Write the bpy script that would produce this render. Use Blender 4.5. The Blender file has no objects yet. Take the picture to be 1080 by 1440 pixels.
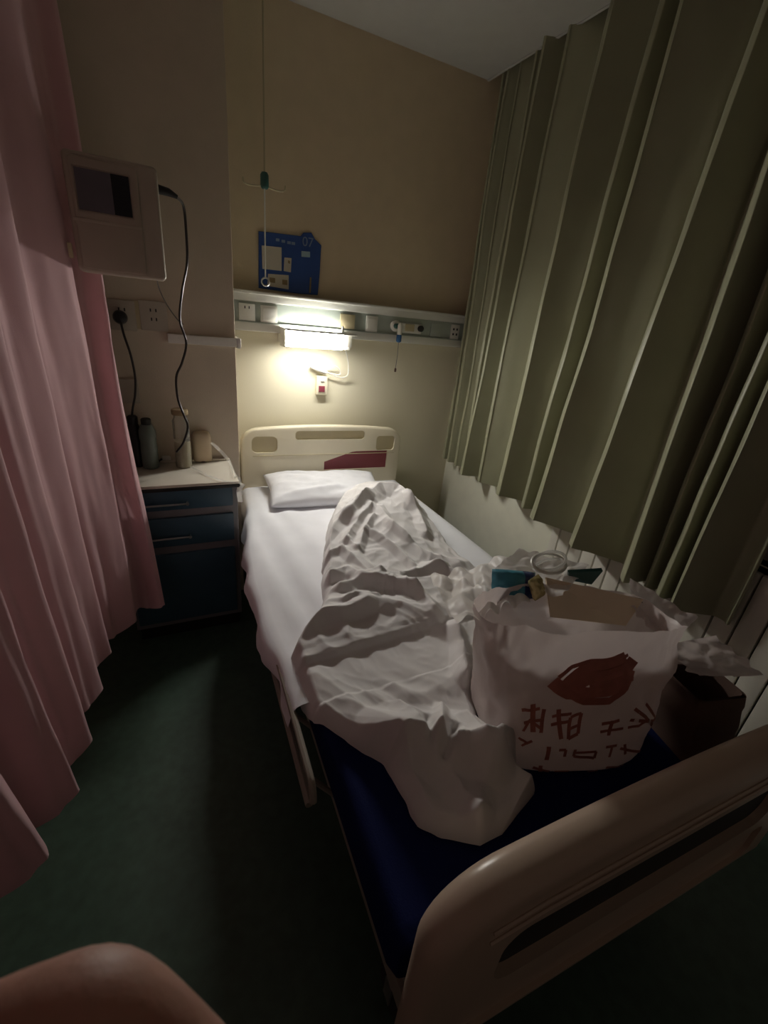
import bpy, bmesh, math, random
import numpy as np
from mathutils import Vector, Matrix, noise
random.seed(7)
SC = bpy.context.scene
COL = SC.collection

# ------------------------------------------------------------------ camera
F, CX, CY, CAMZ = 623.0, 540.0, 720.0, 1.5
RW = np.array([[0.90098856, -0.09188843, 0.42400015],
               [-0.4227208, -0.40581197, 0.81032325],
               [0.097605, -0.90932566, -0.40447509]])      # camera (right, down, forward) -> world
cam = bpy.data.objects.new('camera', bpy.data.cameras.new('camera'))
COL.objects.link(cam)
_x, _y, _z = RW @ [1, 0, 0], RW @ [0, -1, 0], RW @ [0, 0, -1]
cam.matrix_world = Matrix(((_x[0], _y[0], _z[0], 0), (_x[1], _y[1], _z[1], 0), (_x[2], _y[2], _z[2], CAMZ), (0, 0, 0, 1)))
cam.data.sensor_fit = 'HORIZONTAL'; cam.data.sensor_width = 36.0
cam.data.lens = F / 1080 * 36
cam.data.clip_start = 0.01
cam.data.dof.use_dof = True; cam.data.dof.focus_distance = 2.0; cam.data.dof.aperture_fstop = 30
SC.camera = cam

# ------------------------------------------------------------------ world, exposure
W = bpy.data.worlds.new('night'); SC.world = W; W.use_nodes = True
W.node_tree.nodes['Background'].inputs[0].default_value = (1.0, 0.72, 0.62, 1)
W.node_tree.nodes['Background'].inputs[1].default_value = 0.042
LAMP_STRENGTH = 138.0
SC.view_settings.view_transform = 'Standard'; SC.view_settings.look = 'None'
SC.view_settings.gamma = 1; SC.view_settings.use_curve_mapping = False
SC.view_settings.exposure = 0.0


def at(px, py, X=None, Y=None, Z=None):
    """The point of the room seen at a pixel of the photograph, on a plane X, Y or Z."""
    w = RW @ np.array([px - CX, py - CY, F])
    k = X / w[0] if X is not None else Y / w[1] if Y is not None else (Z - CAMZ) / w[2]
    return Vector((w[0] * k, w[1] * k, w[2] * k + CAMZ))


# ------------------------------------------------------------------ materials
def mat(name, col, rough=0.6, metal=0.0, var=0.06, scale=12.0, bump=0.0, bscale=80.0, **kw):
    m = bpy.data.materials.new(name); m.use_nodes = True
    nt = m.node_tree; p = nt.nodes['Principled BSDF']
    p.inputs['Roughness'].default_value = rough; p.inputs['Metallic'].default_value = metal
    tc = nt.nodes.new('ShaderNodeTexCoord')
    n = nt.nodes.new('ShaderNodeTexNoise'); n.inputs['Scale'].default_value = scale; n.inputs['Detail'].default_value = 4
    nt.links.new(tc.outputs['Object'], n.inputs['Vector'])
    r = nt.nodes.new('ShaderNodeValToRGB')
    c = np.array(col)
    r.color_ramp.elements[0].position = 0.3; r.color_ramp.elements[1].position = 0.7
    r.color_ramp.elements[0].color = (*(c * (1 - var)), 1)
    r.color_ramp.elements[1].color = (*np.minimum(c * (1 + var), 1), 1)
    nt.links.new(n.outputs['Fac'], r.inputs['Fac']); nt.links.new(r.outputs['Color'], p.inputs['Base Color'])
    if bump:
        b = nt.nodes.new('ShaderNodeBump'); b.inputs['Strength'].default_value = bump; b.inputs['Distance'].default_value = 0.004
        n2 = nt.nodes.new('ShaderNodeTexNoise'); n2.inputs['Scale'].default_value = bscale
        nt.links.new(tc.outputs['Object'], n2.inputs['Vector'])
        nt.links.new(n2.outputs['Fac'], b.inputs['Height']); nt.links.new(b.outputs['Normal'], p.inputs['Normal'])
    for k, v in kw.items():
        p.inputs[k].default_value = v
    return m


def two_tone(name, upper, lower, zsplit):
    """Wall paint: one colour above a height, another below it."""
    m = mat(name, upper, 0.75, var=0.03, bump=0.15, bscale=200)
    nt = m.node_tree; p = nt.nodes['Principled BSDF']
    up = p.inputs['Base Color'].links[0].from_socket
    g = nt.nodes.new('ShaderNodeNewGeometry'); s = nt.nodes.new('ShaderNodeSeparateXYZ')
    nt.links.new(g.outputs['Position'], s.inputs[0])
    c = nt.nodes.new('ShaderNodeMath'); c.operation = 'GREATER_THAN'; c.inputs[1].default_value = zsplit
    nt.links.new(s.outputs['Z'], c.inputs[0])
    mx = nt.nodes.new('ShaderNodeMix'); mx.data_type = 'RGBA'
    nt.links.new(c.outputs[0], mx.inputs['Factor'])
    mx.inputs['A'].default_value = (*lower, 1); nt.links.new(up, mx.inputs['B'])
    nt.links.new(mx.outputs['Result'], p.inputs['Base Color'])
    return m


def cloth(name, col, trans=0.25, rough=0.85, weave=900, sheen=0.2):
    m = mat(name, col, rough, var=0.05, scale=6, bump=0.12, bscale=weave)
    nt = m.node_tree; p = nt.nodes['Principled BSDF']
    p.inputs['Sheen Weight'].default_value = sheen
    t = nt.nodes.new('ShaderNodeBsdfTranslucent'); t.inputs[0].default_value = (*col, 1)
    mx = nt.nodes.new('ShaderNodeMixShader'); mx.inputs[0].default_value = trans
    nt.links.new(p.outputs[0], mx.inputs[1]); nt.links.new(t.outputs[0], mx.inputs[2])
    nt.links.new(mx.outputs[0], nt.nodes['Material Output'].inputs['Surface'])
    return m


def film(name, col, clear=0.35, trans=0.4, rough=0.25):
    """Thin plastic film: partly clear, partly milky."""
    m = mat(name, col, rough, var=0.04, scale=20, bump=0.25, bscale=45)
    nt = m.node_tree; p = nt.nodes['Principled BSDF']
    t = nt.nodes.new('ShaderNodeBsdfTranslucent'); t.inputs[0].default_value = (*col, 1)
    mx = nt.nodes.new('ShaderNodeMixShader'); mx.inputs[0].default_value = trans
    tr = nt.nodes.new('ShaderNodeBsdfTransparent')
    mx2 = nt.nodes.new('ShaderNodeMixShader'); mx2.inputs[0].default_value = clear
    nt.links.new(p.outputs[0], mx.inputs[1]); nt.links.new(t.outputs[0], mx.inputs[2])
    nt.links.new(mx.outputs[0], mx2.inputs[1]); nt.links.new(tr.outputs[0], mx2.inputs[2])
    nt.links.new(mx2.outputs[0], nt.nodes['Material Output'].inputs['Surface'])
    return m


def emit(name, col, s):
    m = bpy.data.materials.new(name); m.use_nodes = True
    nt = m.node_tree; nt.nodes.remove(nt.nodes['Principled BSDF'])
    e = nt.nodes.new('ShaderNodeEmission'); e.inputs[0].default_value = (*col, 1); e.inputs[1].default_value = s
    nt.links.new(e.outputs[0], nt.nodes['Material Output'].inputs['Surface'])
    return m


PEACH, CREAMW = (0.71, 0.59, 0.405), (0.76, 0.71, 0.54)
M = dict(
    wall=two_tone('wall_paint', PEACH, CREAMW, 1.45),
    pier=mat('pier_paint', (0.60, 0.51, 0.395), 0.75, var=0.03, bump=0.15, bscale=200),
    wall_r=mat('side_wall_paint', (0.82, 0.81, 0.68), 0.7, var=0.03, bump=0.1, bscale=200),
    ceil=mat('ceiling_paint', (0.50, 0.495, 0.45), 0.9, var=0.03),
    floor=mat('green_vinyl', (0.048, 0.084, 0.060), 0.42, var=0.18, scale=30, bump=0.05, bscale=300),
    rail_w=mat('white_aluminium', (0.74, 0.74, 0.68), 0.4, var=0.02),
    rail_g=mat('grey_green_panel', (0.40, 0.45, 0.40), 0.5, var=0.04),
    plastic=mat('white_plastic', (0.78, 0.77, 0.70), 0.4, var=0.02),
    dull=mat('shaded_socket_plastic', (0.48, 0.43, 0.35), 0.45, var=0.03),  # white socket plastic with the dimness of the pier put into its colour
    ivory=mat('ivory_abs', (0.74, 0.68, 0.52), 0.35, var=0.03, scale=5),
    tan=mat('tan_inset', (0.52, 0.45, 0.28), 0.45, var=0.04),
    maroon=mat('maroon_panel', (0.24, 0.045, 0.06), 0.5, var=0.06),
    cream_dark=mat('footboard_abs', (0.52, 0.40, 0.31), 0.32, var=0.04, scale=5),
    black=mat('black_plastic', (0.015, 0.014, 0.014), 0.4, var=0.1),
    dark=mat('dark_recess', (0.03, 0.03, 0.028), 0.7, var=0.1),
    board=mat('blue_board', (0.03, 0.085, 0.30), 0.45, var=0.04),
    card=mat('paper_card', (0.62, 0.58, 0.48), 0.8, var=0.04),
    card_brown=mat('ochre_print', (0.32, 0.24, 0.13), 0.8, var=0.1),
    dim_blue=mat('faded_blue_print', (0.24, 0.31, 0.44), 0.6, var=0.04),
    paleblue=mat('pale_blue_card', (0.36, 0.50, 0.55), 0.7, var=0.04),
    teal=mat('teal_plastic', (0.03, 0.10, 0.085), 0.4, var=0.08),
    steel=mat('steel', (0.55, 0.55, 0.53), 0.3, metal=0.9, var=0.03),
    grey_steel=mat('painted_bed_steel', (0.30, 0.265, 0.22), 0.45, var=0.05),
    cab_blue=mat('cabinet_blue', (0.045, 0.095, 0.135), 0.35, var=0.08),
    cab_grey=mat('cabinet_frame', (0.20, 0.19, 0.20), 0.45, var=0.05),
    cab_top=mat('cabinet_top', (0.66, 0.61, 0.52), 0.3, var=0.03),
    mattress=mat('navy_mattress_cover', (0.004, 0.009, 0.065), 0.85, var=0.1, bump=0.2, bscale=250, **{'Specular IOR Level': 0.15}),
    sheet=cloth('white_sheet', (0.86, 0.86, 0.90), 0.08, sheen=0.05),
    duvet=cloth('white_duvet', (0.78, 0.75, 0.74), 0.10, sheen=0.05),
    green=cloth('olive_green_curtain', (0.315, 0.315, 0.205), 0.04, rough=0.42, weave=700, sheen=0.1),
    pink=cloth('pink_curtain', (0.80, 0.50, 0.53), 0.30, weave=700),
    bag=film('milky_bag_film', (0.80, 0.70, 0.68), 0.07, 0.35, 0.3),
    flap=film('crumpled_flap_film', (0.84, 0.80, 0.76), 0.12, 0.4, 0.42),
    clear=film('clear_film', (0.85, 0.84, 0.80), 0.42, 0.4, 0.15),
    red=mat('red_print', (0.42, 0.15, 0.115), 0.5, var=0.1, scale=40),
    teal_pack=mat('teal_packet', (0.06, 0.27, 0.36), 0.35, var=0.12, scale=25),
    navy_pack=mat('navy_packet', (0.02, 0.035, 0.14), 0.35, var=0.1),
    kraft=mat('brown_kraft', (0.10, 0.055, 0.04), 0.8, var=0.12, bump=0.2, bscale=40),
    foil=mat('gold_foil', (0.62, 0.52, 0.26), 0.25, metal=0.5, var=0.2, scale=60),
    canister=mat('cream_canister', (0.70, 0.57, 0.40), 0.5, var=0.04),
    bottle=mat('grey_green_bottle', (0.16, 0.19, 0.17), 0.3, var=0.06),
    cable=mat('brown_black_cable', (0.022, 0.017, 0.014), 0.3, var=0.05),
    cable_w=mat('white_cable', (0.75, 0.73, 0.66), 0.4, var=0.02),
    cable_g=mat('grey_cable', (0.20, 0.19, 0.17), 0.5, var=0.02),
    screen=mat('screen_reflection_grey', (0.11, 0.10, 0.115), 0.2, var=0.05),  # lighter grey paints a reflection over the left part of the screen
    screen_d=mat('black_screen_part', (0.008, 0.009, 0.012), 0.12, var=0.05),
    device=mat('beige_device', (0.40, 0.35, 0.28), 0.45, var=0.03),
    device_l=mat('beige_device_lid', (0.36, 0.31, 0.245), 0.5, var=0.03),
    blue=mat('blue_connector', (0.03, 0.12, 0.32), 0.4, var=0.05),
    rad=mat('radiator_enamel', (0.78, 0.75, 0.66), 0.35, var=0.03),
    night=mat('night_glass', (0.01, 0.012, 0.018), 0.05, var=0.02),
    frame=mat('window_frame_white', (0.6, 0.58, 0.54), 0.4, var=0.03),
    rubber=mat('rubber', (0.03, 0.03, 0.03), 0.7, var=0.1),
    skin=mat('skin', (0.46, 0.25, 0.19), 0.55, var=0.08, scale=60, bump=0.06, bscale=500, **{'Subsurface Weight': 0.1}),
    nail=mat('nail', (0.55, 0.33, 0.28), 0.3, var=0.03),
    lamp=emit('lamp_diffuser', (1.0, 0.97, 0.90), LAMP_STRENGTH),
    top_glow=emit('added_top_glow', (1.0, 0.97, 0.90), LAMP_STRENGTH * .60),  # glow added to brighten the rail face and upper wall
    glass=mat('clear_glass', (0.9, 0.9, 0.85), 0.08, var=0.01, **{'Transmission Weight': 0.85}),
    maroon_btn=mat('dark_red_button', (0.22, 0.04, 0.06), 0.4, var=0.05),
)

# ------------------------------------------------------------------ mesh builder
ROOT = {}


class MB:
    def __init__(s):
        s.v, s.f = [], []

    def add(s, verts, faces):
        o = len(s.v); s.v += [Vector(p) for p in verts]; s.f += [tuple(i + o for i in f) for f in faces]
        return s

    def box(s, a, b, rz=0.0, bev=0.0):
        """Axis box from corner a to corner b, corners chamfered by bev, turned about its own centre by rz."""
        a, b = Vector(a), Vector(b); c = (a + b) / 2; h = (b - a) / 2
        h = Vector((abs(h.x), abs(h.y), abs(h.z)))
        bm = bmesh.new(); bmesh.ops.create_cube(bm, size=2)
        for v in bm.verts: v.co = Vector((v.co.x * h.x, v.co.y * h.y, v.co.z * h.z))
        if bev:
            bmesh.ops.bevel(bm, geom=list(bm.edges), offset=min(bev, min(h) * 0.95), segments=2, affect='EDGES', profile=0.6)
        R = Matrix.Rotation(rz, 3, 'Z')
        bm.verts.ensure_lookup_table()
        vs = [R @ v.co + c for v in bm.verts]
        fs = [[v.index for v in f.verts] for f in bm.faces]
        bm.free(); return s.add(vs, fs)

    def tube(s, pts, r, seg=8, cap=True):
        pts = [Vector(p) for p in pts]; n = len(pts)
        rs = r if isinstance(r, (list, tuple)) else [r] * n
        up = Vector((0, 0, 1)); vs = []
        t0 = (pts[1] - pts[0]).normalized()
        u = t0.orthogonal().normalized()
        for i, p in enumerate(pts):
            t = (pts[min(i + 1, n - 1)] - pts[max(i - 1, 0)]).normalized()
            u = (u - t * u.dot(t)).normalized(); w = t.cross(u)
            for k in range(seg):
                a = 2 * math.pi * k / seg
                vs.append(p + (u * math.cos(a) + w * math.sin(a)) * rs[i])
        fs = [(i * seg + k, i * seg + (k + 1) % seg, (i + 1) * seg + (k + 1) % seg, (i + 1) * seg + k)
              for i in range(n - 1) for k in range(seg)]
        if cap: fs += [tuple(range(seg))[::-1], tuple((n - 1) * seg + k for k in range(seg))]
        return s.add(vs, fs)

    def lathe(s, prof, c, seg=24, axis='Z'):
        c = Vector(c); vs = []
        for r, h in prof:
            for k in range(seg):
                a = 2 * math.pi * k / seg; x, y = r * math.cos(a), r * math.sin(a)
                vs.append(c + (Vector((x, y, h)) if axis == 'Z' else Vector((x, h, y)) if axis == 'Y' else Vector((h, x, y))))
        n = len(prof)
        fs = [(i * seg + k, i * seg + (k + 1) % seg, (i + 1) * seg + (k + 1) % seg, (i + 1) * seg + k)
              for i in range(n - 1) for k in range(seg)]
        fs += [tuple(range(seg))[::-1], tuple((n - 1) * seg + k for k in range(seg))]
        return s.add(vs, fs)

    def prism(s, outline, y0, y1, bev=0.0, bseg=3):
        """An XZ outline extruded from y0 to y1."""
        bm = bmesh.new(); n = len(outline)
        a = [bm.verts.new((x, y0, z)) for x, z in outline]; b = [bm.verts.new((x, y1, z)) for x, z in outline]
        bm.faces.new(a); bm.faces.new(b[::-1])
        for i in range(n): bm.faces.new((a[i], b[i], b[(i + 1) % n], a[(i + 1) % n]))
        bmesh.ops.recalc_face_normals(bm, faces=bm.faces)
        if bev:
            ed = [e for e in bm.edges if abs(e.verts[0].co.y - e.verts[1].co.y) < 1e-6]
            bmesh.ops.bevel(bm, geom=ed, offset=bev, segments=bseg, affect='EDGES', profile=0.5)
        bm.verts.index_update()
        vs = [v.co.copy() for v in bm.verts]; fs = [[v.index for v in f.verts] for f in bm.faces]
        bm.free(); return s.add(vs, fs)

    def grid(s, P, wrap=False):
        """P[i][j] points -> quads."""
        n, m = len(P), len(P[0])
        fs = []
        for i in range(n - 1):
            for j in range(m if wrap else m - 1):
                k = (j + 1) % m
                fs.append((i * m + j, i * m + k, (i + 1) * m + k, (i + 1) * m + j))
        return s.add([p for r in P for p in r], fs)

    def build(s, name, material, parent=None, local=False, smooth=True, recalc=True, angle=40, origin=None):
        me = bpy.data.meshes.new(name)
        v = s.v
        loc = Vector((0, 0, 0))
        if parent is not None:
            Mp = ROOT.get(parent.name, Matrix())
            if not local:
                inv = Mp.inverted(); v = [inv @ p for p in v]
        else:
            xs = [p.x for p in v]; ys = [p.y for p in v]; zs = [p.z for p in v]
            loc = Vector(origin) if origin is not None else Vector(((min(xs) + max(xs)) / 2, (min(ys) + max(ys)) / 2, min(zs)))
            v = [p - loc for p in v]
        me.from_pydata([tuple(p) for p in v], [], s.f)
        if recalc:
            bm = bmesh.new(); bm.from_mesh(me); bmesh.ops.recalc_face_normals(bm, faces=bm.faces); bm.to_mesh(me); bm.free()
        me.materials.append(material)
        o = bpy.data.objects.new(name, me); COL.objects.link(o)
        if parent is not None:
            o.parent = parent; ROOT[o.name] = ROOT.get(parent.name, Matrix())
        else:
            o.location = loc; ROOT[o.name] = Matrix.Translation(loc)
        if smooth:
            for p in me.polygons: p.use_smooth = True
            try: me.set_sharp_from_angle(angle=math.radians(angle))
            except Exception: pass
        return o


def tag(o, label, cat, group=None):
    o['label'] = label; o['category'] = cat
    if group: o['group'] = group
    return o


def thing(name, loc, label, cat, rz=0.0, group=None):
    o = bpy.data.objects.new(name, None); COL.objects.link(o)
    o.location = loc; o.rotation_euler = (0, 0, rz); o.empty_display_size = 0.05
    ROOT[o.name] = Matrix.Translation(Vector(loc)) @ Matrix.Rotation(rz, 4, 'Z')
    return tag(o, label, cat, group)


def struct(o):
    o['kind'] = 'structure'; return o


def cut(o, cutter_mb, parent=None, local=False):
    """Carve recesses into a part; the cutter is used up."""
    c = cutter_mb.build('cutter', M['dark'], parent, local)
    md = o.modifiers.new('cut', 'BOOLEAN'); md.object = c; md.operation = 'DIFFERENCE'; md.solver = 'EXACT'
    bpy.context.view_layer.update()
    dg = bpy.context.evaluated_depsgraph_get()
    me = bpy.data.meshes.new_from_object(o.evaluated_get(dg))
    o.modifiers.clear(); o.data = me
    for p in me.polygons: p.use_smooth = True
    try: me.set_sharp_from_angle(angle=math.radians(35))
    except Exception: pass
    bpy.data.objects.remove(c)


def fbm(x, y, z, oct=4, seed=0.0):
    return noise.fractal(Vector((x + seed * 13.7, y - seed * 7.3, z + seed * 3.1)), 1.0, 2.0, oct)


_rc = random.Random(21)
_WAVES = [(_rc.uniform(0, math.pi), _rc.uniform(6.5, 15), _rc.uniform(0, 9)) for _ in range(6)]


def crumple(x, y, seed=0.0):
    """Creased cloth or film: flat facets between sharp folds, 0 to about 1."""
    wx, wy = x + .05 * noise.noise(Vector((x * 4, y * 4, seed))), y + .05 * noise.noise(Vector((x * 4, y * 4, seed + 5)))
    h = 0.0
    for k, (a, f, ph) in enumerate(_WAVES):
        t = (wx * math.cos(a) + wy * math.sin(a)) * f * (1 + .05 * k) + ph + seed
        tri = abs((t % 1.0) * 2 - 1)
        m = max(0, min(1, .5 + 1.1 * noise.noise(Vector((x * 3 + k * 7, y * 3, seed + k)))))
        h += m * tri ** 1.3 * (10 / f)
    return h / 3.0


def spline(ctrl, n=10):
    """Catmull-Rom through control points."""
    P = [Vector(p) for p in ctrl]; P = [P[0] * 2 - P[1]] + P + [P[-1] * 2 - P[-2]]
    out = []
    for i in range(1, len(P) - 2):
        for k in range(n):
            t = k / n; a, b, c, d = P[i - 1:i + 3]
            out.append(0.5 * ((2 * b) + (c - a) * t + (2 * a - 5 * b + 4 * c - d) * t * t + (3 * b - a - 3 * c + d) * t ** 3))
    out.append(P[-2]); return out


def rrect(x0, x1, z0, z1, r, n=6):
    out = []
    for cx, cz, a0 in ((x1 - r, z1 - r, 0), (x0 + r, z1 - r, 90), (x0 + r, z0 + r, 180), (x1 - r, z0 + r, 270)):
        for k in range(n + 1):
            a = math.radians(a0 + 90 * k / n); out.append((cx + r * math.cos(a), cz + r * math.sin(a)))
    return out


# ================================================================== THE ROOM
YB, YP, XP, XW, ZC = 2.50, 2.20, 0.312, 1.757, 2.64      # back wall, pier face, pier side, window wall, ceiling
XL = -1.7
struct(MB().box((XL, -1.6, -0.06), (XW + 0.15, YB + 0.15, 0)).build('floor', M['floor'], smooth=False))
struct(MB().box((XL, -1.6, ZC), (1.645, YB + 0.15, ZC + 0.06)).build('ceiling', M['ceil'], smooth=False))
struct(MB().box((1.645, -1.6, 2.80), (XW + 0.15, YB + 0.15, 2.86)).box((1.633, -1.6, ZC - 0.004), (1.645, YB, 2.80))
       .build('trim_1', M['ceil'], smooth=False))                          # curtain box above the window
struct(MB().box((XP - 0.05, YB, 0), (XW + 0.15, YB + 0.12, 2.86)).build('wall_back', M['wall'], smooth=False))
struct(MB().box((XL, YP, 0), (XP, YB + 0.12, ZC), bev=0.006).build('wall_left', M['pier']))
# window wall with an opening
WY0, WY1, WZ0, WZ1 = -0.6, 2.15, 0.86, 2.45
struct(MB().box((XW, -1.6, 0), (XW + 0.15, YB, WZ0)).box((XW, -1.6, WZ1), (XW + 0.15, YB, 2.86))
       .box((XW, WY1, WZ0), (XW + 0.15, YB, WZ1)).box((XW, -1.6, WZ0), (XW + 0.15, WY0, WZ1))
       .build('wall_right', M['wall_r'], smooth=False))
wf = MB()
for a, b in ((WY0, WY0 + .05), (WY1 - .05, WY1), (0.75, 0.81)):
    wf.box((XW + .06, a, WZ0), (XW + .11, b, WZ1), bev=.004)
for a, b in ((WZ0, WZ0 + .05), (WZ1 - .05, WZ1), (1.9, 1.95)):
    wf.box((XW + .06, WY0, a), (XW + .11, WY1, b), bev=.004)
win = struct(wf.build('window_1', M['frame']))
for a, b, c, d in ((WY0 + .05, .75, WZ0 + .05, 1.9), (.81, WY1 - .05, WZ0 + .05, 1.9), (WY0 + .05, .75, 1.95, WZ1 - .05), (.81, WY1 - .05, 1.95, WZ1 - .05)):
    MB().box((XW + .08, a, c), (XW + .086, b, d)).build('pane', M['night'], win, smooth=False)
struct(MB().box((XW, WY0, WZ0 - .03), (XW + .06, WY1, WZ0), bev=.004).build('trim_2', M['frame']))

# ------------------------------------------------------------------ service rail above the bed
RY = 2.435
def zr(px, py): return at(px, py, Y=RY).z
rail = thing('service_rail', (1.03, YB, 1.36), 'long white and grey-green medical service rail across the wall above the bed', 'wall rail')
zt, zg1, zg0, zb = 1.545, 1.498, 1.405, 1.362
MB().prism([], 0, 0) if False else None
MB().box((XP + .002, RY + .004, zg1), (XW - .002, YB - .001, zt), bev=.008).box((XP + .002, RY - .012, zt - .014), (XW - .002, YB - .001, zt), bev=.005).build('top_trim', M['rail_w'], rail)
MB().box((XP + .002, RY + .012, zg0), (XW - .002, YB - .001, zg1)).build('face_panel', M['rail_g'], rail)
MB().box((XP + .002, RY - .004, zb), (XW - .002, YB - .001, zg0), bev=.010).build('bottom_trim', M['rail_w'], rail)
MB().box((XP + .004, RY - .002, zg0 - .006), (XW - .004, RY + .006, zg0 + .002), bev=.002).build('groove_strip', M['rail_g'], rail)

FACE = RY + .012


def rail_x(px, py): return at(px, py, Y=FACE).x


def plate(name, px, w, z0, z1, label, cat, holes=(), m='plastic', y=None, rocker=False, group=None):
    x = px if isinstance(px, float) else rail_x(px, 450); y = FACE if y is None else y
    t = thing(name, (x, y, (z0 + z1) / 2), label, cat, group=group)
    MB().box((x - w / 2, y - .010, z0), (x + w / 2, y - .0005, z1), bev=.003).build('cover_plate', M[m], t)
    if rocker:
        MB().box((x - w * .40, y - .0135, z0 + .012), (x + w * .40, y - .009, z1 - .012), bev=.002).build('rocker', M[m], t)
    for (dx, dz, hw, hh) in holes:
        MB().box((x + dx - hw, y - .0112, (z0 + z1) / 2 + dz - hh), (x + dx + hw, y - .0095, (z0 + z1) / 2 + dz + hh)).build('slot', M['black'], t, smooth=False)
    return t


H2 = [(-.010, .022, .0025, .006), (.010, .022, .0025, .006)]
H4 = [(-.012, .016, .005, .006), (.012, .016, .005, .006), (-.012, -.012, .005, .006), (.012, -.012, .005, .006)]
plate('wall_socket', at(347, 437, Y=FACE).x, .078, 1.408, 1.486, 'white socket at the far left end of the service rail, half behind the pier', 'socket', H2)
plate('blank_plate', at(378, 440, Y=FACE).x, .084, 1.406, 1.486, 'square white blank cover plate on the rail under the blue board', 'wall plate', rocker=True)
plate('label_plate', at(488, 452, Y=FACE).x, .085, 1.412, 1.484, 'dull beige cover plate on the rail above the right end of the lamp', 'wall plate', m='tan')
sw = plate('light_switch', at(522, 457, Y=FACE).x, .070, 1.405, 1.488, 'white switch plate on the rail between the lamp and the oxygen outlet', 'light switch', rocker=True, holes=[(0, .022, .011, .0022)])
plate('wall_socket', at(638, 471, Y=FACE).x, .060, 1.405, 1.488, 'four-hole white socket on the rail beside the green curtain', 'socket', H4)
x = at(612, 467, Y=FACE).x
plate('blank_plate', x, .075, 1.410, 1.484, 'grey-green blank plate on the rail just left of the four-hole socket', 'wall plate', m='rail_g')

# oxygen outlet with its bracket, and the blue and white connector hanging from it
xo = at(555, 461, Y=FACE).x; xk = at(588, 466, Y=FACE).x; zo = 1.450
ox = thing('oxygen_outlet', (xo, FACE, zo), 'round white gas outlet with a silver bracket and black knob on the rail', 'gas outlet')
MB().lathe([(.030, 0), (.030, -.012), (.024, -.018), (.016, -.020), (.001, -.020)], (xo, FACE - .0005, zo), axis='Y').build('outlet_ring', M['plastic'], ox)
MB().lathe([(.014, 0), (.014, -.03), (.009, -.034), (.001, -.034)], (xo - .004, FACE - .014, zo), axis='Y').build('nozzle', M['teal'], ox)
MB().box((xo + .02, FACE - .02, zo - .032), (xk + .01, FACE - .002, zo + .020), bev=.004).build('bracket', M['rail_w'], ox)
MB().box((xo + .055, FACE - .025, zo - .022), (xo + .115, FACE - .018, zo + .016), bev=.003).build('dark_window', M['tan'], ox)
MB().lathe([(.017, 0), (.017, -.014), (.010, -.018), (.001, -.018)], (xk, FACE - .02, zo - .002), axis='Y').build('knob', M['black'], ox)
xc = at(561, 475, Y=2.395).x
con = thing('hanging_connector', (xc, 2.395, 1.32), 'white and blue connector with a thin hanging cord below the oxygen outlet', 'connector')
MB().lathe([(.010, 0), (.013, .006), (.013, .05), (.010, .058), (.004, .064)], (xc, 2.395, 1.405)).tube([(xc, 2.395, 1.452), (xc - .003, 2.418, 1.452)], .008).build('white_body', M['plastic'], con)
MB().lathe([(.008, 0), (.015, .006), (.015, .036), (.010, .042)], (xc, 2.395, 1.366)).build('blue_cap', M['blue'], con)
MB().tube(spline([(xc, 2.395, 1.37), (xc + .002, 2.395, 1.30), (xc - .001, 2.397, 1.22)], 6), .0016, 6).build('cord', M['cable_g'], con)
MB().lathe([(.001, -.012), (.006, -.009), (.006, .006), (.002, .012)], (xc - .001, 2.397, 1.215)).build('cord_end', M['kraft'], con)

# ------------------------------------------------------------------ the lamp under the rail
lx0, lx1 = at(398, 470, Y=2.40).x, at(479, 475, Y=2.40).x
lx2 = at(491, 478, Y=2.40).x
lamp = thing('bed_lamp', ((lx0 + lx2) / 2, 2.42, 1.30), 'switched-on white strip lamp glowing under the service rail above the bed', 'lamp')
MB().prism(rrect(lx0, lx1, 1.308, 1.386, .012), 2.345, 2.369, .010).build('diffuser', M['lamp'], lamp)
MB().box((lx0 + .01, 2.407, 1.384), (lx1 - .01, 2.417, 1.393)).build('added_glow_strip', M['top_glow'], lamp, smooth=False)  # glowing strip added on top of the lamp to light the rail
MB().box((lx1, 2.352, 1.322), (lx2, 2.434, 1.392), bev=.008).build('end_cap', M['plastic'], lamp)
MB().box((lx0 - .008, 2.342, 1.304), (lx0, 2.434, 1.394), bev=.003).build('end_cap', M['plastic'], lamp)
MB().box((lx0 - .004, 2.369, 1.308), (lx2 - .004, 2.430, 1.384), bev=.003).box((lx0 - .008, 2.285, 1.386), (lx2, 2.400, 1.393), bev=.002).box((lx0 - .004, 2.43, 1.318), (lx2 - .004, 2.497, 1.361), bev=.003).build('housing_and_added_hood', M['plastic'], lamp)  # includes a hood lip added to cut the diffuser's upward light
xp_ = (lx1 + lx2) / 2
MB().lathe([(.008, 0), (.008, .02), (.005, .03), (.001, .032)], (lx1 + .01, 2.40, 1.392)).build('pull_knob', M['plastic'], lamp)

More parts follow.
